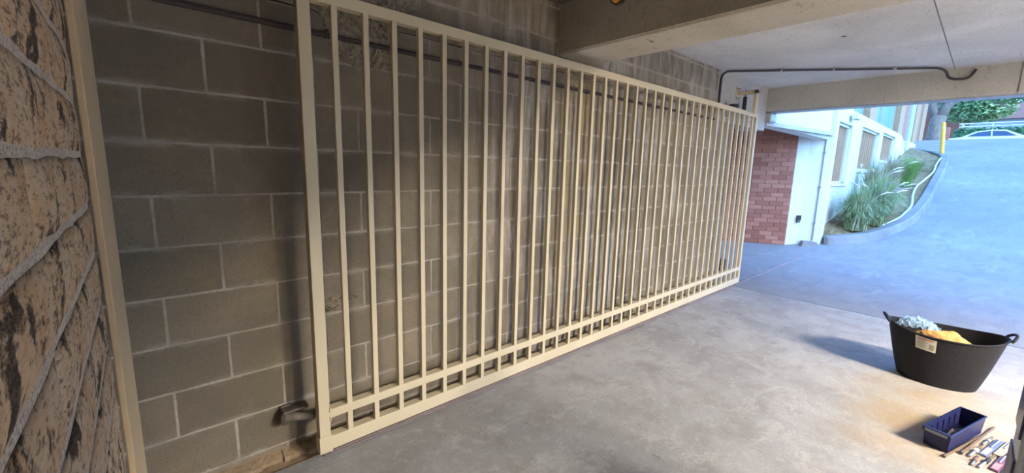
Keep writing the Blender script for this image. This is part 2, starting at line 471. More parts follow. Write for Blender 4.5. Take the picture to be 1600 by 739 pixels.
for k in range(24):
    z = -.004 + .1*k + .0065
    y = YE
    first = k % 2 == 0
    while y > -1.0:
        if first and y == YE:
            link('brick', rkh[k % 4], lw, (XL-.001, y-.29, z)); y -= .30
        else:
            link('brick', rk[rnd.randrange(7)], lw, (XL-.001, y-.59, z)); y -= .60
# cream steel edge
pl = thing('steel_edge_channel', (-.0644, 1.215, 0), 'tall tan painted steel channel at the end of the rock-face wall', 'steel channel')
b = MB(); b.box((-.0121, 0, 0), (0, .48, 2.47), .002, 2)
b.build('channel', MTANP, pl)
b = MB(); b.box((-.06, .001, 0), (.004, .49, .006), .001); b.build('base_plate', MTANP, pl)

# ------------------------------------------------------------------ sliding gate
gate = thing('sliding_gate', (.53, GY, 0), 'cream painted steel sliding gate with thin vertical bars', 'gate')
GL = 5.037; TOP = 2.088
def gp(name, a, c, bev=.003):
    b = MB(); b.box(a, c, bev, 2); return b.build(name, MST, gate)
gp('stile', (0, 0, .034), (.05, .05, TOP)); gp('stile', (GL-.05, 0, .034), (GL, .05, TOP))
gp('top_rail', (.048, .001, 2.040), (GL-.048, .05, TOP))
gp('middle_rail', (.048, .0005, .195), (GL-.048, .05, .239))
gp('bottom_rail', (.048, .0005, .032), (GL-.048, .05, .101))
bar_me = MB().box((-.0125, .002, 0), (.0125, .027, 1.806), .002, 2).mesh('bar', MST)
sbar_me = MB().box((-.0125, .002, 0), (.0125, .027, .098), .002, 2).mesh('short_bar', MST)
NB = 35; x0, pit = .1455, .1358
for i in range(NB+1):
    x = x0+pit*i
    if x > GL-.07: break
    link('bar', bar_me, gate, (x, 0, .237)); link('short_bar', sbar_me, gate, (x, 0, .099))
b = MB(); b.box((-.004, -.004, .028), (.052, .054, .112), .002, 2); b.build('foot_cap', MST, gate)
for z in (.195, .239, .035, .101, 2.042):
    b = MB(); b.tube([(.05, -.0005, z-.012), (.051, -.001, z), (.05, -.0005, z+.012)], .004, 6); b.build('weld_bead', MST, gate)
for x in (.42, 4.32):
    b = MB(); b.cyl((x, .014, .043), (x, .036, .043), .033, 20); b.build('wheel', MRUST, gate)
b = MB(); b.box((.55, 1.924, 0), (9.75, 1.952, .004)); b.prism([(.55, 1.930, .003), (.55, 1.946, .003), (.55, 1.938, .009)], (9.2, 0, 0))
tk = b.build('gate_track', plain('painted_track', (.25, .195, .185), .6, .3, .2, 6))
tag(tk, 'low steel floor track running under the gate across the driveway', 'track')

# guide bracket with rollers over the far end of the gate
gb = thing('gate_guide_bracket', (5.30, D, 2.3), 'cream right-angled steel bracket with black roller above gate end', 'bracket')
b = MB(); b.box((-.045, -.012, -.07), (.045, 0, .075), .002); b.build('wall_plate', MST, gb)
b = MB(); b.box((-.03, -.225, -.02), (.03, -.010, .018), .003); b.box((-.03, -.225, -.235), (.03, -.195, .018), .003); b.build('arm', MST, gb)
b = MB(); b.cyl((0, -.095, -.205), (0, -.095, -.045), .021, 16); b.build('roller', MBLACK, gb, smooth=False)
b = MB(); b.cyl((0, -.095, -.05), (0, -.095, .03), .007, 10); b.build('spindle', MRUST, gb)
for dx in (-.03, .03):
    for dz in (-.05, .055):
        b = MB(); b.cyl((dx, -.018, dz), (dx, -.010, dz), .008, 6); b.build('bolt', MRUST, gb)
g2 = thing('gate_end_stop', (5.03, D, 2.12), 'small black rubber roller on the pier behind gate top rail', 'roller')
b = MB(); b.box((-.06, -.012, -.03), (.06, -.004, .03), .002); b.build('wall_plate', MBLACK, g2)
b = MB(); b.box((-.015, -.06, -.015), (.015, -.01, .015), .002); b.build('arm', MBLACK, g2)
b = MB(); b.cyl((0, -.085, -.018), (0, -.085, .022), .05, 18); b.build('wheel', MBLACK, g2)

# stop roller low on the block wall beside the near stile
st = thing('gate_stop_roller', (.455, D-.003, .20), 'worn steel stop roller bracket bolted low on the block wall', 'bracket')
b = MB(); b.box((-.05, -.012, -.04), (.0, 0, .05), .003); b.build('wall_plate', MRUST, st)
b = MB(); b.cyl((-.035, -.03, 0), (.075, -.09, .0), .020, 14); b.build('roller', MWORN, st)
b = MB(); b.cyl((-.045, -.025, 0), (-.030, -.033, 0), .034, 14); b.build('flange', MRUST, st)
b = MB(); b.cyl((.07, -.088, 0), (.088, -.098, 0), .012, 6); b.build('bolt', MWORN, st)
b = MB(); b.box((-.05, -.06, .03), (.06, -.005, .042), .002); b.build('bracket_plate', MRUST, st)

# conduit along the wall and across the ceiling
b = MB(); b.cyl((-.62, D-.013, 1.955), (4.74, D-.013, 1.962), .0115, 10)
for i in range(6): b.box((-.25+.93*i, D-.026, 1.944), (-.238+.93*i, D-.002, 1.972), .003)
tag(b.build('wall_conduit', MCON), 'dark conduit clipped along the block wall behind the gate bars', 'conduit')
def arc(p, q, r, n=6): return [Vector(p).lerp(Vector(q), i/n) for i in range(n+1)]
def bend(pts, rad=.08, n=6):
    out = [Vector(pts[0])]
    for i in range(1, len(pts)-1):
        p, a, c = Vector(pts[i]), Vector(pts[i-1]), Vector(pts[i+1])
        d1, d2 = (a-p), (c-p); r = min(rad, d1.length*.45, d2.length*.45)
        s, e = p+d1.normalized()*r, p+d2.normalized()*r
        for k in range(n+1):
            t = k/n; out.append(s.lerp(p, t).lerp(p.lerp(e, t), t))
    out.append(Vector(pts[-1])); return out
cc = thing('ceiling_conduit', (4.80, D-.02, CEIL), 'dark conduit climbing the pier and crossing diagonally under the ceiling', 'conduit')
o0 = Vector(cc.location)
pts = bend([(4.80, D-.018, 1.955), (4.80, D-.018, CEIL-.02), (6.05, .44, CEIL-.02), (6.235, .405, CEIL-.105), (6.245, .27, CEIL-.115), (6.245, .23, CEIL-.03)], .09)
b = MB(); b.tube([p-o0 for p in pts], .0115, 10); b.build('tube', MCON, cc, smooth=True)
for t in (.25, .5, .78):
    p = Vector((4.86, 2.0, CEIL-.02)).lerp(Vector((6.05, .44, CEIL-.02)), t) - o0
    b = MB(); b.box(p-Vector((.018, .018, .014)), p+Vector((.018, .018, .02)), .003); b.build('saddle', MGALV, cc)

# amber lamp on the beam's near face
bl = thing('beam_bulkhead_light', (2.235, 1.60, 2.405), 'small amber bulkhead light high on the stained concrete beam', 'light')
b = MB(); b.cyl((0, 0, 0), (-.03, 0, 0), .05, 20); b.build('base', MRUST, bl)
b = MB(); bmesh.ops.create_uvsphere(b.bm, u_segments=16, v_segments=8, radius=.04); b.bm.transform(Matrix.Translation((-.03, 0, 0)) @ Matrix.Diagonal((.8, 1, 1, 1)))
b.build('lens', m_glass('amber_lens', (.75, .33, .04), .3), bl, smooth=True)

# fluorescent fittings on the garage ceiling
for (x, y, lb_) in ((3.05, -2.5, 'white fluorescent fitting under the ceiling nearer the gate'), (3.05, -5.0, 'white fluorescent fitting under the ceiling farther from the gate')):
    f = thing('fluorescent_fitting', (x, y, CEIL), lb_, 'light')
    b = MB(); b.box((-.17, -.62, -.07), (.17, .62, -.001), .006); b.build('body', plain('lamp_enamel', (.8, .8, .78), .4), f)
    b = MB(); b.box((-.15, -.58, -.076), (.15, .58, -.0705)); b.build('diffuser', m_emit('lit_diffuser', LAMP_COL, LAMP_POWER), f)
    for s in (-1, 1):
        b = MB(); b.box((-.173, s*.585, -.085), (.173, s*.625, -.01), .003); b.build('end_cap', MGALV, f)

# ------------------------------------------------------------------ things on the floor
# black rubber tub
tub = thing('rubber_tub', (4.06, .055, 0), 'wide black flexible rubber tub with handles and a paper label', 'tub', rotz=R_(-79))
def tub_ring(z, a, bb, n=56, lift=0, inset=0):
    return [((a-inset)*math.cos(t), (bb-inset)*math.sin(t), z + lift*abs(math.cos(t))**3) for t in [2*math.pi*k/n for k in range(n)]]
def tub_size(s): return .20+.092*s**.9, .16+.045*s
prof_s = [0, .03, .15, .35, .6, .85, 1.0]
outer = []; inner = []
for s in prof_s:
    a, c = tub_size(s); outer.append(tub_ring(.345*s, a, c, lift=.035*s*s)); inner.append(tub_ring(max(.008, .345*s), a, c, lift=.035*s*s, inset=.007))
def loft(mb, rings, closed_first=False, closed_last=False):
    V = [[mb.bm.verts.new(Vector(p)) for p in r] for r in rings]; n = len(V[0])
    for i in range(len(V)-1):
        for k in range(n): mb.bm.faces.new((V[i][k], V[i][(k+1) % n], V[i+1][(k+1) % n], V[i+1][k]))
    if closed_first: mb.bm.faces.new(V[0][::-1])
    if closed_last: mb.bm.faces.new(V[-1])
    return mb
MT = Mat('black_rubber', .6, .22); vv = MT.pos((1, 1, 5)); ff = MT.noise(vv, 60, 4, .7)
MT.color(MT.ramp(ff, [(.35, (.007, .007, .009)), (.7, (.024, .022, .026))])).bump(ff, .3, .003); MT = MT.m
b = MB(); loft(b, outer + inner[::-1], True, True)
smooth_angle(b.build('body', MT, tub), 40)
a1, c1 = tub_size(1)
b = MB(); rim = tub_ring(.345, a1+.002, c1+.002, lift=.035, n=56); b.tube(rim + [rim[0]], .006, 6, cap=False); b.build('rim', MT, tub, smooth=True)
for s in (-1, 1):
    b = MB(); pts = []
    for k in range(13):
        t = math.pi*k/12
        pts.append((s*(a1-.002+.030*math.sin(t)), -.058*math.cos(t), .372+.040*math.sin(t)))
    b.tube(pts, .0085, 8); b.build('handle', MT, tub, smooth=True)
# paper label: follows the tub side
lab = []
for j in range(4):
    s = .72+.25*j/3; row = []
    for k in range(7):
        t = R_(-124+22*k/6) ; a, c = tub_size(s)
        row.append(((a+.0015)*math.cos(t), (c+.0015)*math.sin(t), .345*s + .035*s*s*abs(math.cos(t))**3 - .006*k/6))
    lab.append(row)
b = MB(); b.grid(lab); lb = b.build('label', plain('label_paper', (.66, .62, .50), .8, .2, .06), tub); lb['label'] = 'cream paper label with fine print'
def lab_pt(u, v, off=.0025):
    s = .72+.25*v; t = R_(-124+22*u); a, c = tub_size(s)
    return ((a+off)*math.cos(t), (c+off)*math.sin(t), .345*s + .035*s*s*abs(math.cos(t))**3 - .006*u)
def lab_strip(mb, u0, u1, v0, v1):
    mb.grid([[lab_pt(u0+(u1-u0)*i/4, v) for i in range(5)] for v in (v0, v1)])
b = MB(); lab_strip(b, .12, .9, .84, .90); b.build('print_heading', plain('red_print', (.45, .08, .05), .8), lb)
b = MB(); rr = random.Random(8)
for q in range(6):
    v = .74-.11*q; lab_strip(b, .1, rr.uniform(.5, .62), v, v+.035)
for q in range(5): lab_strip(b, .68, .92, .5-.09*q, .56-.09*q)
b.build('print_lines', plain('grey_print', (.25, .23, .2), .8), lb)

# tan rag and clear plastic bag in the tub
def blob(name, mat, center, size, seed, amp=.25, freq=4, rot=0, sub=4, fold=0.0):
    bm = bmesh.new(); bmesh.ops.create_icosphere(bm, subdivisions=sub, radius=1)
    Rz = Matrix.Rotation(rot, 3, 'Z')
    for v in bm.verts:
        n = noise.noise(v.co*freq*.5 + Vector((seed, seed*2, 0))); n2 = abs(noise.noise(v.co*freq*1.6+Vector((seed*3, 1, seed))))
        v.co = v.co*(1+amp*n - fold*n2)
        v.co = Rz @ Vector((v.co.x*size[0], v.co.y*size[1], v.co.z*size[2])) + Vector(center)
    me = bpy.data.meshes.new(name); bm.to_mesh(me); bm.free(); me.materials.append(mat)
    for f in me.polygons: f.use_smooth = True
    return link(name, me)
MTAN = Mat('tan_cloth', .85, .15); ff = MTAN.noise(MTAN.pos((1, 3, 1)), 14, 4, .6, .4)
MTAN.color(MTAN.ramp(ff, [(.3, (.42, .23, .07)), (.7, (.66, .41, .17))])).bump(ff, .4, .01); MTAN = MTAN.m
o = blob('tan_rag', MTAN, (4.06, .055, .272), (.085, .16, .085), 2, .22, 4, R_(8), 5, .16)
tag(o, 'crumpled tan cloth bundle lying in the black tub', 'cloth')
MCL = Mat('clear_film', .12, .6); MCL.color((.50, .74, 1.0)); MCL.b.inputs['Alpha'].default_value = .38
b = MB(); P = []
for i in range(31):
    row = []
    for j in range(23):
        u, v = i/30-.5, j/22-.5
        h = .062*(1-(2*u)**2)*(1-(1.6*v)**2)
        k = Vector((u*7, v*6, 3.1))
        h += .050*(abs(noise.noise(k)) - .25) + .028*abs(noise.noise(k*2.7)) + .012*noise.noise(k*6)
        row.append((4.15+v*.17+.02*noise.noise(k*1.7), .205+u*.25+.02*noise.noise(k*1.3+Vector((5, 0, 0))), .318+h))
    P.append(row)
b.grid(P)
tag(b.build('clear_plastic_bag', MCL.m), 'crumpled clear plastic bag poking over the tub rim', 'plastic bag')

# blue parts bin
bn = thing('parts_bin', (3.19, -.065, 0), 'navy plastic parts bin with open top and label slot', 'bin', rotz=math.atan2(-.115, .40))
MNV = plain('navy_plastic', (.012, .015, .065), .45, .4, .2, 10)
L2, H2, T2 = .215, .105, .004
def slab(pts, th): pass
b = MB()
wb, wt = .046, .052
b.box((-L2+.01, -wb, 0), (L2-.004, wb, .005))
for s in (-1, 1):
    b.prism([(-L2+.01, s*wb, 0), (L2-.006, s*wb, 0), (L2, s*wt, H2), (-L2, s*wt, H2)], (0, -s*T2, 0))
b.prism([(L2-.006, -wb, 0), (L2-.006, wb, 0), (L2, wt, H2), (L2, -wt, H2)], (-T2, 0, 0))
b.prism([(-L2+.01, -wb, 0), (-L2+.01, wb, 0), (-L2, wt, H2), (-L2, -wt, H2)], (T2, 0, 0))
body = b.build('body', MNV, bn)
b = MB()
for s in (-1, 1): b.box((-L2-.006, s*wt-.004, H2-.008), (L2+.004, s*wt+.004, H2), .002)
b.box((L2-.004, -wt, H2-.008), (L2+.004, wt, H2), .002); b.box((-L2-.012, -wt-.004, H2-.026), (-L2+.004, wt+.004, H2), .002)
b.build('rim', MNV, bn)
b = MB(); b.box((-L2-.014, -wt+.008, H2-.021), (-L2-.0115, wt-.008, H2-.006)); b.build('label_slot', plain('slot_grey', (.22, .23, .30), .5), bn)
for q in range(5):
    b = MB(); x = -.14+.07*q; b.box((x-.004, wb-.004, .012), (x+.004, wb+.000, H2-.02)); b.build('divider_rib', MNV, bn)
M4 = Matrix.Translation((3.19, -.065, 0)) @ Matrix.Rotation(math.atan2(-.115, .40), 4, 'Z')
MSTL = plain('bright_steel', (.40, .385, .35), .35, .5, .2, 30, .6); MWD = m_wood('pale_stick', (.50, .42, .30), (.66, .58, .44))
for i, (x, y, ang, ln, r, mt, lb_, nm, ct) in enumerate((
        (-.02, .012, 8, .20, .007, MWD, 'pale wooden stick lying in the navy bin, longer one', 'wooden_stick', 'stick'),
        (.02, -.014, -6, .16, .006, MSTL, 'bright steel rod lying in the navy bin', 'steel_rod', 'rod'),
        (-.07, -.008, 14, .12, .006, MWD, 'pale wooden stick lying in the navy bin, shorter one', 'wooden_stick', 'stick'),
        (.06, .016, -2, .14, .006, MSTL, 'thin chisel blank lying in the navy bin against its rib side', 'chisel_blank', 'tool'))):
    b = MB(); dx, dy = math.cos(R_(ang))*ln/2, math.sin(R_(ang))*ln/2
    z = .006+r+.0005
    b.tube([(-dx, -dy, 0), (-dx*.6, -dy*.6, 0), (dx*.7, dy*.7, 0), (dx, dy, 0)], r, 8, rr=[r*.8, r, r, r*.6])
    b.bm.transform(Matrix.Translation((0, 0, 0)))
    o = b.build(nm, mt, None, True); o.matrix_world = M4 @ Matrix.Translation((x, y, z)); tag(o, lb_, ct)

# rods and packets beside the bin
def rod(name, p, q, r, mat, label, cat, tip=True):
    p, q = Vector(p), Vector(q); t = thing(name, p, label, cat)
    d = q-p
    b = MB(); b.cyl((0, 0, 0), d, r, 10); b.build('shaft', mat, t, smooth=False)
    if tip:
        b = MB(); e = d.normalized()*.022; b.cyl(-e*.3, e, r*1.5, 8); b.build('tip', MRUST, t)
    return t
MBRN = plain('brown_steel', (.16, .10, .05), .5, .4, .3, 40, .3)
rod('long_drill_bit', (2.925, -.045, .0065), (3.36, -.178, .0065), .0055, MBRN, 'long thin brown rod lying against the navy bin', 'rod')
rod('long_drill_bit', (3.03, -.102, .0085), (3.50, -.215, .0085), .0055, MBRN, 'thicker dark brown rod lying behind the packets', 'rod')
def flute(p, q, r, n=22):
    p, q = Vector(p), Vector(q); d = q-p; a = d.orthogonal().normalized(); c = d.normalized().cross(a)
    return [p+d*(i/n)+(a*math.cos(i*1.1)+c*math.sin(i*1.1))*r for i in range(n+1)]
def packet(p, ang, l, w, h, col, tipcol, label, name, cat='drill bit', style=0):
    t = thing(name, p, label, cat, rotz=R_(ang))
    if style == 0:      # a masonry bit: shank, fluted part, coloured collar
        b = MB(); b.cyl((-l/2, 0, h), (l*.1, 0, h), h*.62, 10); b.build('shank', MSTL, t)
        b = MB(); b.tube(flute((l*.08, 0, h), (l/2, 0, h), h*.3), h*.45, 6); b.build('flute', MRUST, t)
        b = MB(); b.cyl((-l*.08, 0, h), (l*.12, 0, h), h, 12); b.build('collar', plain(name+'_collar', col, .5), t)
    else:               # a flat carded packet
        b = MB(); b.box((-l/2, -w/2, 0), (l/2, w/2, h), h*.3, 2); b.build('sleeve', plain(name+'_sleeve', col, .35, .5), t)
        b = MB(); b.box((-l*.45, -w*.35, h), (-l*.05, w*.35, h+.0012)); b.build('card', plain(name+'_card', tuple(x*.6 for x in tipcol), .6), t)
        b = MB(); b.cyl((-l*.05, 0, h+.004), (l*.47, 0, h+.004), .004, 8); b.build('bit', MSTL, t)
    return t
A = -14
def at_pile(u, v): return (3.03+u*math.cos(R_(A))-v*math.sin(R_(A)), -.130+u*math.sin(R_(A))+v*math.cos(R_(A)), 0)
GP = [
 (at_pile(.08, 0), A+1, .17, .02, .010, (.72, .72, .72), 0, 'silver masonry bit with white collar next to the thicker rod', 'masonry_bit'),
 (at_pile(.27, .002), A-1, .15, .02, .008, (.25, .30, .42), 0, 'masonry bit with a slate blue collar next to the thicker rod', 'masonry_bit'),
 (at_pile(.20, -.028), A, .26, .030, .010, (.10, .13, .22), (.50, .54, .62), 'dark blue carded packet in the tool pile', 'drill_packet', 'packet', 1),
 (at_pile(-.02, -.026), A+5, .13, .02, .008, (.22, .12, .06), 0, 'short masonry bit with a brown collar', 'masonry_bit'),
 (at_pile(.02, -.056), A-1, .20, .02, .009, (.03, .03, .03), 0, 'dark fluted masonry bit with black collar', 'masonry_bit'),
 (at_pile(.25, -.062), A, .22, .030, .010, (.50, .44, .30), (.66, .60, .44), 'cream carded packet in the tool pile', 'drill_packet', 'packet', 1),
 (at_pile(.06, -.090), A+2, .20, .030, .010, (.16, .05, .08), (.62, .36, .40), 'pink carded packet in the tool pile', 'drill_packet', 'packet', 1),
 (at_pile(.29, -.094), A-2, .22, .02, .010, (.65, .10, .03), 0, 'masonry bit with an orange-red collar', 'masonry_bit'),
 (at_pile(.03, -.128), A+3, .17, .030, .010, (.05, .07, .12), (.50, .66, .78), 'black carded packet with a light blue card', 'drill_packet', 'packet', 1),
 (at_pile(.24, -.124), A, .20, .02, .009, (.10, .35, .55), 0, 'masonry bit with a bright blue collar', 'masonry_bit'),
 (at_pile(.14, -.160), A-2, .17, .028, .009, (.07, .04, .05), (.70, .72, .74), 'black carded packet with a white card', 'drill_packet', 'packet', 1),
]
for g_ in GP: packet(*g_)

# wrapped pack standing at the frame's right
wp = thing('wrapped_pack', (2.0, -.372, 0), 'tall grey plastic-wrapped pack with dark blue printed panels', 'pack', rotz=R_(0))
MFI = Mat('grey_film', .22, .5); ff = MFI.noise(MFI.pos((1, 1, .4)), 16, 4, .6, 1.2)
MFI.color(MFI.ramp(ff, [(.3, (.34, .37, .43)), (.7, (.62, .65, .70))])).bump(ff, .8, .02)
b = MB()
R0 = []
for z, s in ((0, .97), (.02, 1), (.34, 1.0), (.39, .97), (.44, 1.0), (.80, 1.0), (.85, .92), (.87, .4)):
    ring = []
    for k in range(48):
        t = 2*math.pi*k/48; c, sn = math.cos(t), math.sin(t)
        x = .11*math.copysign(abs(c)**.22, c); y = .20*math.copysign(abs(sn)**.22, sn)
        wob = 1+.012*noise.noise((c*3, sn*3, z*14))
        ring.append((x*s*wob, y*s*wob, z))
    R0.append(ring)
loft(b, R0, True, True); smooth_angle(b.build('wrapping', MFI.m, wp), 60)
for z in (.40, .62):
    b = MB(); b.box((-.085, .199, z), (.085, .2045, z+.15), .002); b.build('printed_panel', plain('navy_print', (.03, .04, .12), .3, .5), wp)

# black stub behind the far end of the gate
mo = thing('gate_motor_box', (6.17, 2.40, 0), 'small black box standing on the ground behind the gate end', 'motor box')
b = MB(); b.box((-.11, -.06, .012), (.11, .06, .16), .012, 2); b.build('housing', MBLACK, mo)
b = MB(); b.box((-.13, -.075, 0), (.13, .075, .012), .003); b.build('base_plate', MGALV, mo)

# ------------------------------------------------------------------ outside: recess, white walls, red brick
b = MB()
def cz(x, y): return 2.035+.030*(x-6.3)+.20*(y-2.06)
for (x0, x1, y0) in ((5.0, 6.3, 2.30), (6.3, 10.0, 2.06)):
    b.prism([(x0, y0, cz(x0, y0)), (x1, y0, cz(x1, y0)), (x1, 4.4, cz(x1, 4.4)), (x0, 4.4, cz(x0, 4.4))], (0, 0, .035))
b.prism([(6.3, 2.05, cz(6.3, 2.06)-.012), (10.0, 2.05, cz(10, 2.06)-.012), (10.0, 2.05, cz(10, 2.06)+.045), (6.3, 2.05, cz(6.3, 2.06)+.045)], (0, .012, 0))
struct(b.build('canopy_slab', MLI), 'thin sloping canopy roof over the recess beside the driveway')
b = MB(); b.box((6.28, 2.0, 2.06), (6.50, 2.10, 2.19), .03, 3)
tag(b.build('gutter_outlet', MGALV), 'grey metal gutter outlet at the corner below the lintel', 'gutter')
b = MB(); b.box((6.52, 2.115, 2.06), (9.93, 2.32, 4.2))
struct(b.build('wall_upper', MWH), 'white rendered wall above the canopy slab')
b = MB(); b.box((4.9, 4.3, -.1), (10.3, 4.4, 2.75)); b.box((4.9, D+.21, -.1), (5.0, 4.3, 2.75))
struct(b.build('wall_recess', MWH), 'white wall closing the recess behind the gate')
A0, B0 = Vector((8.72, 4.02)), Vector((9.53, 2.52))
dv = (B0-A0).normalized(); nv = Vector((-dv.y, dv.x)); 
if nv.x > 0: nv = -nv
def orient(p, d):
    return Matrix.Translation((p.x, p.y, 0)) @ Matrix.Rotation(math.atan2(d.y, d.x), 4, 'Z')
Lb = (B0-A0).length
b = MB(); b.box((0, .004, -.1), (Lb, .11, 2.55))
bw = b.build('wall_brick', MRM); bw.matrix_world = orient(A0, dv); struct(bw, 'red brick wall under the canopy')
# which side faces the garage: local -Y or +Y
loc_n = bw.matrix_world.inverted().to_3x3() @ Vector((nv.x, nv.y, 0))
sg = 1 if loc_n.y > 0 else -1
if sg > 0:
    for v in bw.data.vertices: v.co.y = -v.co.y
def brick_me(l, h=.076):
    b = MB(); b.box((0, -.012, 0), (l, .012, h), .003); return b.mesh('brick', MRB)
bm_full, bm_half = brick_me(.228), brick_me(.109)
for k in range(29):
    z = .005+.0855*k; x = Lb-.004
    if k % 2: x -= .119; link('brick', bm_half, bw, (x+.005, sg*.0, z))
    while x > .24:
        link('brick', bm_full, bw, (x-.228, sg*.0, z)); x -= .238
# white pier, oblique white wall
C0, E0 = Vector((9.70, 2.36)), Vector((9.93, 2.035))
b = MB(); b.prism([(B0.x+.004, B0.y-.004, -.05), (C0.x, C0.y, -.05), (C0.x+.35, C0.y+.25, -.05), (B0.x+.3, B0.y+.4, -.05)], (0, 0, 2.30))
pw = struct(b.build('wall_white_pier', MWH), 'white pier beside the red brick wall')
b = MB(); b.prism([(C0.x, C0.y, -.05), (E0.x, E0.y, -.05), (E0.x+.1, E0.y+.12, -.05), (C0.x+.1, C0.y+.12, -.05)], (0, 0, 2.19))
ww = struct(b.build('wall_white', MWH), 'white wall with a thin downpipe')
d2 = (E0-C0).normalized(); n2 = Vector((d2.y, -d2.x))
if n2.y > 0: n2 = -n2
q = C0+d2*.26+n2*.02
dp = thing('downpipe', (q.x, q.y, .12), 'thin grey downpipe clipped to the white wall', 'pipe')
b = MB(); b.cyl((0, 0, 0), (0, 0, 1.94), .012, 10); b.build('pipe', MGALV, dp)
for z in (.35, 1.05, 1.7):
    b = MB(); b.box((-.022, -.022, z-.012), (.022, .022, z+.012), .003); b.build('clip', MGALV, dp)
q = B0.lerp(C0, .80)+Vector((-.012, -.018))
mb_ = thing('wall_socket_box', (q.x, q.y, .46), 'small dark socket box low on the white pier', 'socket box', rotz=math.atan2((C0-B0).y, (C0-B0).x))
b = MB(); b.box((-.03, -.03, 0), (.03, .03, .14), .005); b.build('housing', MRUST, mb_)
b = MB(); b.box((-.033, -.038, .05), (.033, -.028, .145), .003); b.build('lid', MBLACK, mb_)
q0 = C0+n2*.15
b = MB(); b.prism([(q0.x-.02, q0.y-.03, 0), (q0.x+d2.x*.27, q0.y+d2.y*.27-.03, 0), (q0.x+d2.x*.27, q0.y+d2.y*.27-.03, .10), (q0.x+d2.x*.03, q0.y+d2.y*.03-.03, .11)], (n2.x*-.13, n2.y*-.13, 0))
tag(b.build('kerb_stone', MKB), 'short grey kerb stone at the foot of the white wall', 'kerb')
b = MB(); b.box((9.94, 2.03, -.02), (10.12, 2.13, 2.62), .01); struct(b.build('wall_pilaster', MWH), 'white corner pilaster at the garden bed')

# window wall along the garden bed (plane y = 2.1)
WY = 2.10
wins = [(10.46, 11.66, 1.22, 2.45), (12.70, 15.0, 1.52, 2.53), (15.55, 17.8, 1.82, 2.60)]
b = MB()
def wseg(x0, x1, z0, z1): b.box((x0, WY, z0), (x1, WY+.22, z1))
wseg(10.12, 10.46, 0, 2.8)
wseg(10.12, 18.6, 2.60, 2.76)
for (x0, x1, z0, z1) in wins:
    wseg(x0, x1, 0, z0)
    if z1 < 2.6: wseg(x0, x1, z1, 2.6)
wseg(11.66, 12.70, 0, 2.6); wseg(15.0, 15.55, 0, 2.6); wseg(17.8, 18.6, 0, 2.6)
out = [(18.6, WY, 0)] + [(20.3, WY, 0), (20.3, WY, 2.0)] + [(18.6+1.7*math.sin(t), WY, 1.9+.86*math.cos(t)) for t in [R_(80-10*k) for k in range(0, 9)]]
b.prism(out, (0, .22, 0))
b.box((9.93, WY+.02, 2.62), (11.6, WY+.22, 4.2))
struct(b.build('wall_outer', MWH), 'white rendered wall with three screened openings along the garden bed')
for i, (x0, x1, z0, z1) in enumerate(wins):
    b = MB(); f = .05
    b.box((x0, WY+.05, z0), (x0+f, WY+.12, z1)); b.box((x1-f, WY+.05, z0), (x1, WY+.12, z1))
    b.box((x0, WY+.05, z0), (x1, WY+.12, z0+f)); b.box((x0, WY+.05, z1-f), (x1, WY+.12, z1))
    w = struct(b.build('window_%d' % (i+1), MWH), 'screened opening with brown timber slats in the white wall')
    b = MB(); b.box((x0, WY+.14, z0), (x1, WY+.16, z1)); b.build('backing', MTIM, w)
    n = 9; ww_ = (x1-x0-2*f)/n
    sm = MB().box((0, 0, 0), (ww_*.82, .02, z1-z0-2*f), .003).mesh('slat', MTIM)
    for k in range(n): link('slat', sm, w, (x0+f+ww_*(k+.09), WY+.09, z0+f))
    b = MB(); b.box((x0-.03, WY-.03, z0-.05), (x1+.03, WY+.05, z0), .006); b.build('window_sill', MWH, w)
fl = thing('floodlight', (11.35, WY-.0, 2.62), 'white floodlight fixed above the first screened opening', 'light')
b = MB(); b.box((-.03, -.10, -.02), (.03, 0, .03), .004); b.build('arm', MWH, fl)
b = MB(); b.box((-.16, -.15, -.07), (.16, -.04, .05), .02, 2); b.build('head', MWH, fl)

# building above the wall (plane y = 2.6)
BY = 2.6
MBB = plain('cream_brick', (.40, .26, .15), .85, .2, .2, 14); MPK = plain('pink_render', (.36, .17, .11), .85, .2, .1, 6); MPW = plain('pale_cladding', (.40, .40, .36), .7, .2, .08, 5)
bd = thing('apartment_building', (22, BY, 2.4), 'apartment building with green-blue glass and cream brick piers beyond white wall', 'building')
b = MB(); b.box((-8.6, .25, -2.3), (9.0, 6, 5.0)); b.build('wall', MPW, bd)
def fx(x): return x-22
MTG = m_glass('teal_glass', (.16, .30, .25), .3)
for (x0, x1) in ((13.6, 16.4), (17.6, 19.4), (19.6, 22.2)):
    b = MB(); b.box((fx(x0), .16, .2), (fx(x0)+.08, .26, 4.6)); b.box((fx(x1)-.08, .16, .2), (fx(x1), .26, 4.6)); b.box((fx(x0), .16, .2), (fx(x1), .26, .3)); b.box((fx(x0), .16, 2.6), (fx(x1), .26, 2.7))
    w = b.build('window', MGALV, bd)
    b = MB(); b.box((fx(x0)+.08, .2, .3), (fx(x1)-.08, .22, 4.6)); b.build('pane', MTG, w)
for (x0, x1, mt) in ((16.45, 17.5, MBB), (22.3, 23.4, MBB), (23.4, 24.4, MPK), (25.3, 26.5, MPW), (26.9, 28.2, MBB), (28.2, 28.9, MPK), (29.4, 31.0, MBB)):
    b = MB(); b.box((fx(x0), .0, -2.0 if x0 < 22 else .05), (fx(x1), .3, 5.0)); b.build('pier', mt, bd)
b = MB(); b.box((21.9, 2.2, 1.6), (24.2, 2.6, 2.75), .02); struct(b.build('trim_1', MWH), 'white plinth at the end of the garden wall')

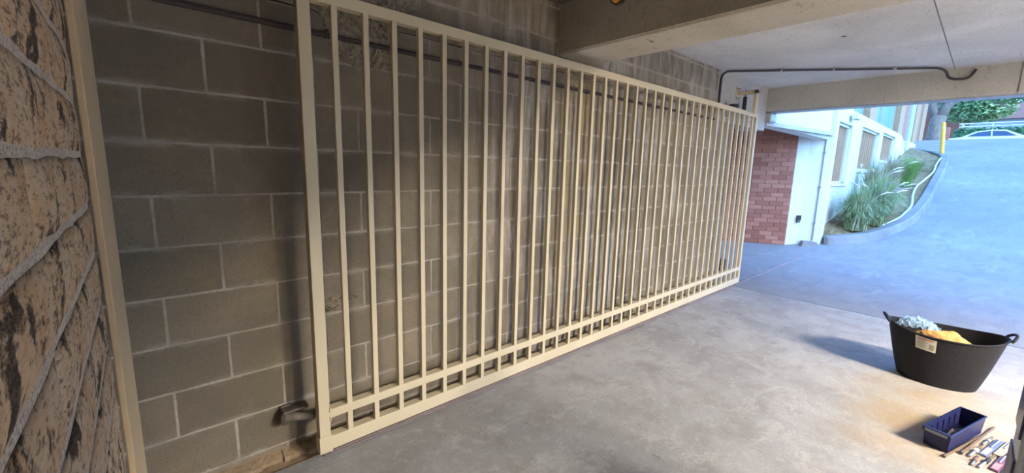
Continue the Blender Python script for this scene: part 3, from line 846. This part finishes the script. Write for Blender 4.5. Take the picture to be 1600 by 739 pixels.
# garden bed: kerb, soil, hose, bollard, plants
kp = [(9.93, 1.97), (9.97, 1.84), (10.39, 1.52), (11.0, 1.23), (11.71, 1.03), (12.43, .915), (13.78, .845), (15.9, .855), (17.8, .875), (19.5, .92), (20.4, 1.0), (20.95, 1.17), (21.75, 1.42), (23.6, 2.35)]
def cr_spline(pts, n=5):
    out = []
    P = [pts[0]] + pts + [pts[-1]]
    for i in range(1, len(P)-2):
        for k in range(n):
            t = k/n; a, b_, c, d = P[i-1], P[i], P[i+1], P[i+2]
            out.append(tuple(.5*((2*b_[j]) + (-a[j]+c[j])*t + (2*a[j]-5*b_[j]+4*c[j]-d[j])*t*t + (-a[j]+3*b_[j]-3*c[j]+d[j])*t**3) for j in range(2)))
    out.append(pts[-1]); return out
ks = cr_spline(kp)
rings = []
for i, p in enumerate(ks):
    a, c = ks[max(0, i-1)], ks[min(len(ks)-1, i+1)]
    t = Vector((c[0]-a[0], c[1]-a[1])).normalized(); n = Vector((-t.y, t.x))
    z = prof(p[0]); kw, kh = .20, .17
    q = lambda o, h: (p[0]+n.x*o, p[1]+n.y*o, z+h)
    rings.append([q(0, -.08), q(.02, kh-.02), q(.04, kh), q(kw-.02, kh), q(kw, kh-.02), q(kw, -.08)])
b = MB(); loft(b, rings, True, True)
tag(b.build('garden_kerb', MKB), 'curved grey concrete kerb around the garden bed', 'kerb')
P = []
for i, p in enumerate(ks):
    if not 10.3 <= p[0] <= 22: continue
    P.append([(p[0]+.03*0, (p[1]+.16)+(WY-.004-(p[1]+.16))*v, prof(p[0])+.09+.20*v+.03*noise.noise((p[0]*2, v*4, 0))) for v in [k/8 for k in range(9)]])
P.insert(0, [(10.14, 1.90+.12*k/8, .10) for k in range(9)])
b = MB(); b.grid(P); so = b.build('garden_soil', MSOIL, smooth=True); so['kind'] = 'stuff'; tag(so, 'bare soil and dry mulch in the garden bed', 'soil')
def soil_z(x, y):
    ky = .85 if x > 12.5 else 1.2
    v = max(0, min(1, (y-ky-.13)/(WY-ky-.13))); return prof(x)+.09+.20*v
hp = [(11.35, 1.32), (12.3, 1.14), (13.2, 1.09), (14.2, 1.18), (15.2, 1.22), (16.2, 1.16), (17.4, 1.10), (18.6, 1.14), (19.8, 1.14)]
hs = cr_spline(hp, 4)
b = MB(); b.tube([(x, y, soil_z(x, y)+.06) for x, y in hs], .022, 8)
tag(b.build('garden_hose', plain('pale_hose', (.62, .66, .66), .5, .3)), 'pale grey hose lying along the inside of the kerb', 'hose')
bo = thing('bollard', (20.75, 1.19, prof(20.75)+.175), 'yellow painted steel bollard on the kerb', 'bollard')
b = MB(); b.cyl((0, 0, 0), (0, 0, 1.02), .055, 18); b.build('post', MYEL, bo); bo.rotation_euler = (R_(-5), 0, 0)
b = MB(); b.cyl((0, 0, 1.02), (0, 0, 1.06), .055, 18, .02); b.build('cap', MYEL, bo)
b = MB(); b.cyl((0, 0, .82), (0, 0, .90), .0565, 18, caps=False); b.build('reflective_band', plain('amber_band', (.8, .5, .12), .3), bo)

def grass(name, pos, n, h, spread, mats, label, seed, droop=.6, plumes=0, w=.006):
    r = random.Random(seed); t = thing(name, pos, label, 'grass clump')
    bms = [bmesh.new() for _ in mats]
    for i in range(n):
        bm = bms[r.randrange(len(mats))]; az = r.uniform(0, 2*math.pi); L = h*r.uniform(.6, 1.15); lean = r.uniform(.15, 1)*spread
        base = Vector((r.gauss(0, .06), r.gauss(0, .06), 0)); d = Vector((math.cos(az), math.sin(az), 0)); side = Vector((-d.y, d.x, 0))
        prev = None
        for k in range(6):
            s = k/5; rad = lean*s**1.5; z = L*(s-.5*droop*s*s*s*lean/spread*1.5)
            p = base+d*rad+Vector((0, 0, z)); p.y = min(p.y, WY-.015-pos[1]-.05*r.random()); ww = w*(1-s*.85)
            cur = (bm.verts.new(p-side*ww), bm.verts.new(p+side*ww))
            if prev: bm.faces.new((prev[0], prev[1], cur[1], cur[0]))
            prev = cur
    for bm, mt in zip(bms, mats):
        me = bpy.data.meshes.new('blades'); bm.to_mesh(me); bm.free(); me.materials.append(mt); link('blades', me, t)['kind'] = 'stuff'
    for i in range(plumes):
        az = r.uniform(0, 2*math.pi); d = Vector((math.cos(az), math.sin(az), 0)); L = h*r.uniform(1.0, 1.3)
        pts = [d*(spread*.9*s**1.6)+Vector((0, 0, L*(s-.35*s**3))) for s in [k/8 for k in range(9)]]
        for p in pts: p.y = min(p.y, WY-.04-pos[1])
        b = MB(); b.tube(pts[:7], .004, 4); b.tube(pts[6:], .012, 6, rr=[.01, .016, .005]); b.build('plume', MPLM, t)
    return t
MG1 = m_leaf('grass_green', (.14, .24, .06), (.27, .36, .12)); MG2 = m_leaf('grass_pale', (.36, .42, .24), (.50, .52, .34)); MG3 = m_leaf('grass_dry', (.42, .33, .20), (.56, .47, .33)); MG5 = m_leaf('grass_grey', (.22, .30, .16), (.34, .40, .25)); MG4 = m_leaf('grass_fresh', (.16, .34, .06), (.30, .46, .12))
MPLM = plain('grass_plume', (.62, .55, .47), .9, .1)
def gpos(x, y): return (x, y, soil_z(x, y)-.01)
grass('fountain_grass', gpos(10.75, 1.66), 1500, 1.05, .55, [MG1, MG2, MG5], 'green fountain grass clump beside the white corner pilaster', 1, .9, 3)
grass('fountain_grass', gpos(11.45, 1.48), 1900, 1.10, .62, [MG1, MG2, MG5], 'large green fountain grass clump with pale plumes at the kerb bend', 2, .9, 10)
grass('fountain_grass', gpos(12.35, 1.50), 1500, .95, .60, [MG1, MG4, MG5], 'green fountain grass clump beside the pale hose', 3, .9, 6)
grass('dry_grass', gpos(12.9, 1.78), 900, 1.15, .55, [MG3, MG2, MG3, MG1], 'tall dry brown grass clump under the second screened opening', 4, .7, 7)
grass('dry_grass', gpos(14.8, 1.72), 800, 1.0, .55, [MG3, MG3, MG2], 'dry straw-coloured grass clump under the third screened opening', 5, .7, 4)
grass('fresh_grass', gpos(15.2, 1.50), 1000, .85, .60, [MG4, MG4, MG1], 'bright fresh green grass clump in the middle of the bed', 6)
grass('low_grass', gpos(17.6, 1.55), 700, .35, .7, [MG4, MG3, MG2], 'low yellow-green grass tuft near the bollard end of the bed', 7)

# ------------------------------------------------------------------ street beyond the crest
MBARK = m_wood('bark', (.20, .14, .10), (.36, .28, .22)); ML1 = m_leaf('tree_leaf', (.16, .27, .10), (.34, .44, .20)); ML2 = m_leaf('tree_leaf_light', (.30, .42, .14), (.5, .55, .26))
def leaves(bm, center, rad, n, size, r):
    for i in range(n):
        v = Vector((r.gauss(0, 1), r.gauss(0, 1), r.gauss(0, 1))).normalized()*r.random()**.4
        p = Vector(center)+Vector((v.x*rad[0], v.y*rad[1], v.z*rad[2]))
        a = Vector((r.gauss(0, 1), r.gauss(0, 1), r.gauss(0, .6))).normalized(); c = a.orthogonal().normalized()
        s = size*r.uniform(.6, 1.3)
        q = [bm.verts.new(p+a*s), bm.verts.new(p+c*s*.45), bm.verts.new(p-a*s), bm.verts.new(p-c*s*.45)]
        bm.faces.new(q)
def tree(name, pos, label, limbs, crowns, seed, lsize=.10, mats=(None,)):
    r = random.Random(seed); t = thing(name, pos, label, 'tree')
    b = MB(); b.tube([p for p, _ in limbs[0]], .1, 12, rr=[q for _, q in limbs[0]]); b.build('trunk', MBARK, t, smooth=True)
    for lm in limbs[1:]:
        b = MB(); b.tube([p for p, _ in lm], .1, 8, rr=[q for _, q in lm]); b.build('branch', MBARK, t, smooth=True)
    for k, (c, rad, n) in enumerate(crowns):
        bm = bmesh.new(); leaves(bm, c, rad, n, lsize, r); me = bpy.data.meshes.new('foliage'); bm.to_mesh(me); bm.free(); me.materials.append(mats[k % len(mats)])
        link('foliage', me, t)['kind'] = 'stuff'
    return t
tree('street_tree', (33, 2.3, 3.35), 'thick leaning street tree trunk with spreading branches beside the driveway top',
     [[((0, 0, -.1), .42), ((0, 0, .3), .34), ((0, .02, .9), .30), ((0, -.05, 1.4), .32)],
      [((0, -.05, 1.2), .26), ((0, -.25, 1.9), .22), ((0, -.7, 2.4), .19), ((.1, -1.4, 2.75), .16), ((.3, -2.6, 3.0), .10), ((.4, -4, 3.2), .05)],
      [((0, .02, 1.2), .22), ((0, .3, 1.9), .2), ((-.1, .5, 2.6), .17), ((-.2, .6, 3.6), .12)],
      [((.1, -1.2, 2.7), .08), ((.2, -1.7, 2.2), .06), ((.3, -2.3, 1.75), .04), ((.4, -2.9, 1.55), .02)],
      [((0, -.2, 1.9), .12), ((-.2, 0, 2.6), .10), ((-.3, -.3, 3.5), .06)]],
     [((.5, -3.2, 2.45), (1.2, 1.6, .42), 1300), ((.2, -1.6, 2.75), (1.0, 1.2, .5), 500), ((0, -.5, 4.0), (2, 3, .8), 2200), ((.6, -5.2, 2.3), (1.4, 1.6, .7), 1100), ((.4, -2.4, 2.05), (.9, .8, .22), 260), ((0, .9, 3.3), (1.2, 1, .6), 600)], 11, .10, (ML1, ML2))
# car
def car(pos, rotz):
    t = thing('sedan_car', pos, 'white sedan car parked on the street beyond the driveway', 'car', rotz=rotz)
    MCW = plain('car_white', (.78, .80, .82), .25, .5, .03, 3); MGL = m_glass('car_glass', (.04, .06, .10), .08)
    half = [(-2.3, .35), (-2.32, .62), (-2.22, .92), (-1.6, 1.0), (-.95, 1.36), (-.2, 1.46), (.45, 1.42), (1.2, 1.04), (2.0, .88), (2.28, .70), (2.32, .40), (2.2, .26), (-2.1, .26)]
    b = MB()
    def ring(y, sx, sz):
        return [(x*sx, y, .26+(z-.26)*sz) if z < 1.0 else (x*sx, y*(.98-.34*(z-1.0)), .26+(z-.26)*sz) for x, z in half]
    loft(b, [ring(-.88, .985, .97), ring(-.80, 1, 1), ring(0, 1.0, 1.012), ring(.80, 1, 1), ring(.88, .985, .97)], True, True)
    smooth_angle(b.build('body', MCW, t), 30)
    for s in (-1, 1):
        for (pts) in ([(-1.35, 1.02), (-.85, 1.30), (-.25, 1.38), (-.22, 1.02)], [(-.14, 1.02), (-.16, 1.385), (.42, 1.34), (.95, 1.02)]):
            b = MB(); b.prism([(x, s*(.872-.30*(z-1.0)), z) for x, z in pts], (0, s*.012, 0)); b.build('side_window', MGL, t)
        for x in (-1.38, 1.40):
            b = MB(); b.cyl((x, s*.70, .32), (x, s*.90, .32), .32, 22); w = b.build('wheel', MBLACK, t)
            b = MB(); b.cyl((x, s*.89, .32), (x, s*.905, .32), .20, 16); b.build('hub_cap', MGALV, w)
        b = MB(); b.box((-2.33, s*.55-.2, .72), (-2.18, s*.55+.2, .90), .02); b.build('tail_light', plain('red_lens', (.5, .02, .02), .3, .5), t)
        b = MB(); b.box((2.12, s*.6-.18, .66), (2.31, s*.6+.18, .80), .02); b.build('headlight', MGALV, t)
        b = MB(); b.box((-.75, s*.885, .86), (-.55, s*.90, .89), .004); b.build('door_handle', MCW, t)
    b = MB(); b.prism([(-1.58, -.62, 1.015), (-1.58, .62, 1.015), (-.98, .56, 1.355), (-.98, -.56, 1.355)], (-.012, 0, .014)); b.build('rear_window', MGL, t)
    b = MB(); b.prism([(1.18, -.62, 1.06), (1.18, .62, 1.06), (.50, .56, 1.41), (.50, -.56, 1.41)], (.012, 0, .014)); b.build('windscreen', MGL, t)
    return t
car((45, .10, prof(45)-.12), R_(-90))
# far side of the street
MHG = m_leaf('hedge_leaf', (.05, .12, .05), (.13, .24, .10))
b = MB(); b.box((51.6, -14, 3.2), (52.3, 3.2, 5.55)); 
hd = thing('street_hedge', (52, -5, 3.45), 'dark green clipped hedge across the street behind the car', 'hedge')
bm = bmesh.new(); r = random.Random(21)
for i in range(9000):
    p = Vector((r.uniform(-.4, .4), r.uniform(-9, 7.5), r.uniform(0, 2.05)))
    a = Vector((r.gauss(0, 1), r.gauss(0, 1), r.gauss(0, 1))).normalized(); c = a.orthogonal().normalized(); s = .14
    bm.faces.new([bm.verts.new(p+a*s), bm.verts.new(p+c*s*.6), bm.verts.new(p-a*s), bm.verts.new(p-c*s*.6)])
b.bm.free()
me = bpy.data.meshes.new('foliage'); bm.to_mesh(me); bm.free(); me.materials.append(MHG); link('foliage', me, hd)['kind'] = 'stuff'
b = MB(); b.box((-.25, -8.9, 0), (.25, 7.4, 1.9), .1); b.build('core', MHG, hd)
rl = thing('white_railing', (53.2, -3, 3.5), 'white railing above the hedge across the street', 'railing')
for z in (2.25, 2.5): 
    b = MB(); b.cyl((0, -7, z), (0, 5.3, z), .05, 8); b.build('rail', MWH, rl)
for k in range(8):
    b = MB(); b.cyl((0, -6.8+1.7*k, 0), (0, -6.8+1.7*k, 2.5), .05, 8); b.build('post', MWH, rl)
b = MB(); b.box((48.0, 2.55, 3.3), (48.6, 3.25, 5.35), .02); tag(b.build('brick_pillar', plain('street_brick', (.38, .16, .10), .9, .1, .25, 6)), 'red brick pillar across the street beside the hedge', 'pillar')
def house(pos, w, d, h, wallm, label, rects, roofm):
    t = thing('street_house', pos, label, 'house')
    b = MB(); b.box((0, -w/2, 0), (d, w/2, h)); b.build('wall', wallm, t)
    b = MB(); b.prism([(-.4, -w/2-.4, h), (d+.4, -w/2-.4, h), (d/2, -w/2-.4, h+2.2)], (0, w+.8, 0)); b.build('roof', roofm, t)
    for (y0, y1, z0, z1) in rects:
        b = MB(); b.box((-.06, y0, z0), (.02, y1, z1)); f = b.build('window', MWH, t)
        b = MB(); b.box((-.08, y0+.1, z0+.1), (-.05, y1-.1, z1-.1)); b.build('pane', m_glass('house_glass', (.16, .20, .24), .1), f)
    return t
MHB = plain('house_brick', (.30, .125, .085), .9, .1, .2, 5); MRF = plain('roof_tile', (.30, .14, .09), .8, .2, .2, 8)
house((62, 9.2, 3.4), 13, 8, 5.5, MHB, 'red brick house behind the street tree', [(-3.5, -1.8, 1, 2.6), (.5, 2.2, 1, 2.6)], MRF)
house((72, -1.6, 3.4), 9, 8, 4.6, plain('house_white', (.58, .58, .56), .8, .2), 'pale house beyond the white railing', [(-2.5, -.6, 1.2, 3.2), (.6, 2.6, 1.2, 3.2)], MRF)
house((62, -11.6, 3.4), 10, 8, 5.2, MHB, 'long red brick house beyond the hedge', [(1, 3, 1.5, 3.2), (-3, -1, 1.5, 3.2)], MRF)
tree('garden_tree', (57, 1.9, 3.4), 'leafy garden tree between the houses across the street', [[((0, 0, 0), .2), ((0, .1, 2), .16), ((0, 0, 4), .1)]],
     [((0, 0, 4.9), (2.2, 2.4, 2.0), 3400), ((0, -1.2, 4.4), (2, 1.6, 1.4), 1200)], 13, .2, (ML1, ML2))
tree('garden_tree', (56, -6.5, 3.4), 'leafy garden tree before the long brick house', [[((0, 0, 0), .2), ((0, .1, 2), .16), ((0, 0, 4), .1)]],
     [((0, 0, 5.2), (2.4, 3.4, 2.0), 2600)], 14, .2, (ML2, ML1))
tree('garden_tree', (57, 7.6, 3.4), 'leafy garden tree before the first brick house', [[((0, 0, 0), .2), ((0, .1, 2), .16), ((0, 0, 4), .1)]],
     [((0, 0, 5.4), (2.4, 3.0, 2.2), 2600)], 15, .2, (ML1, ML1))
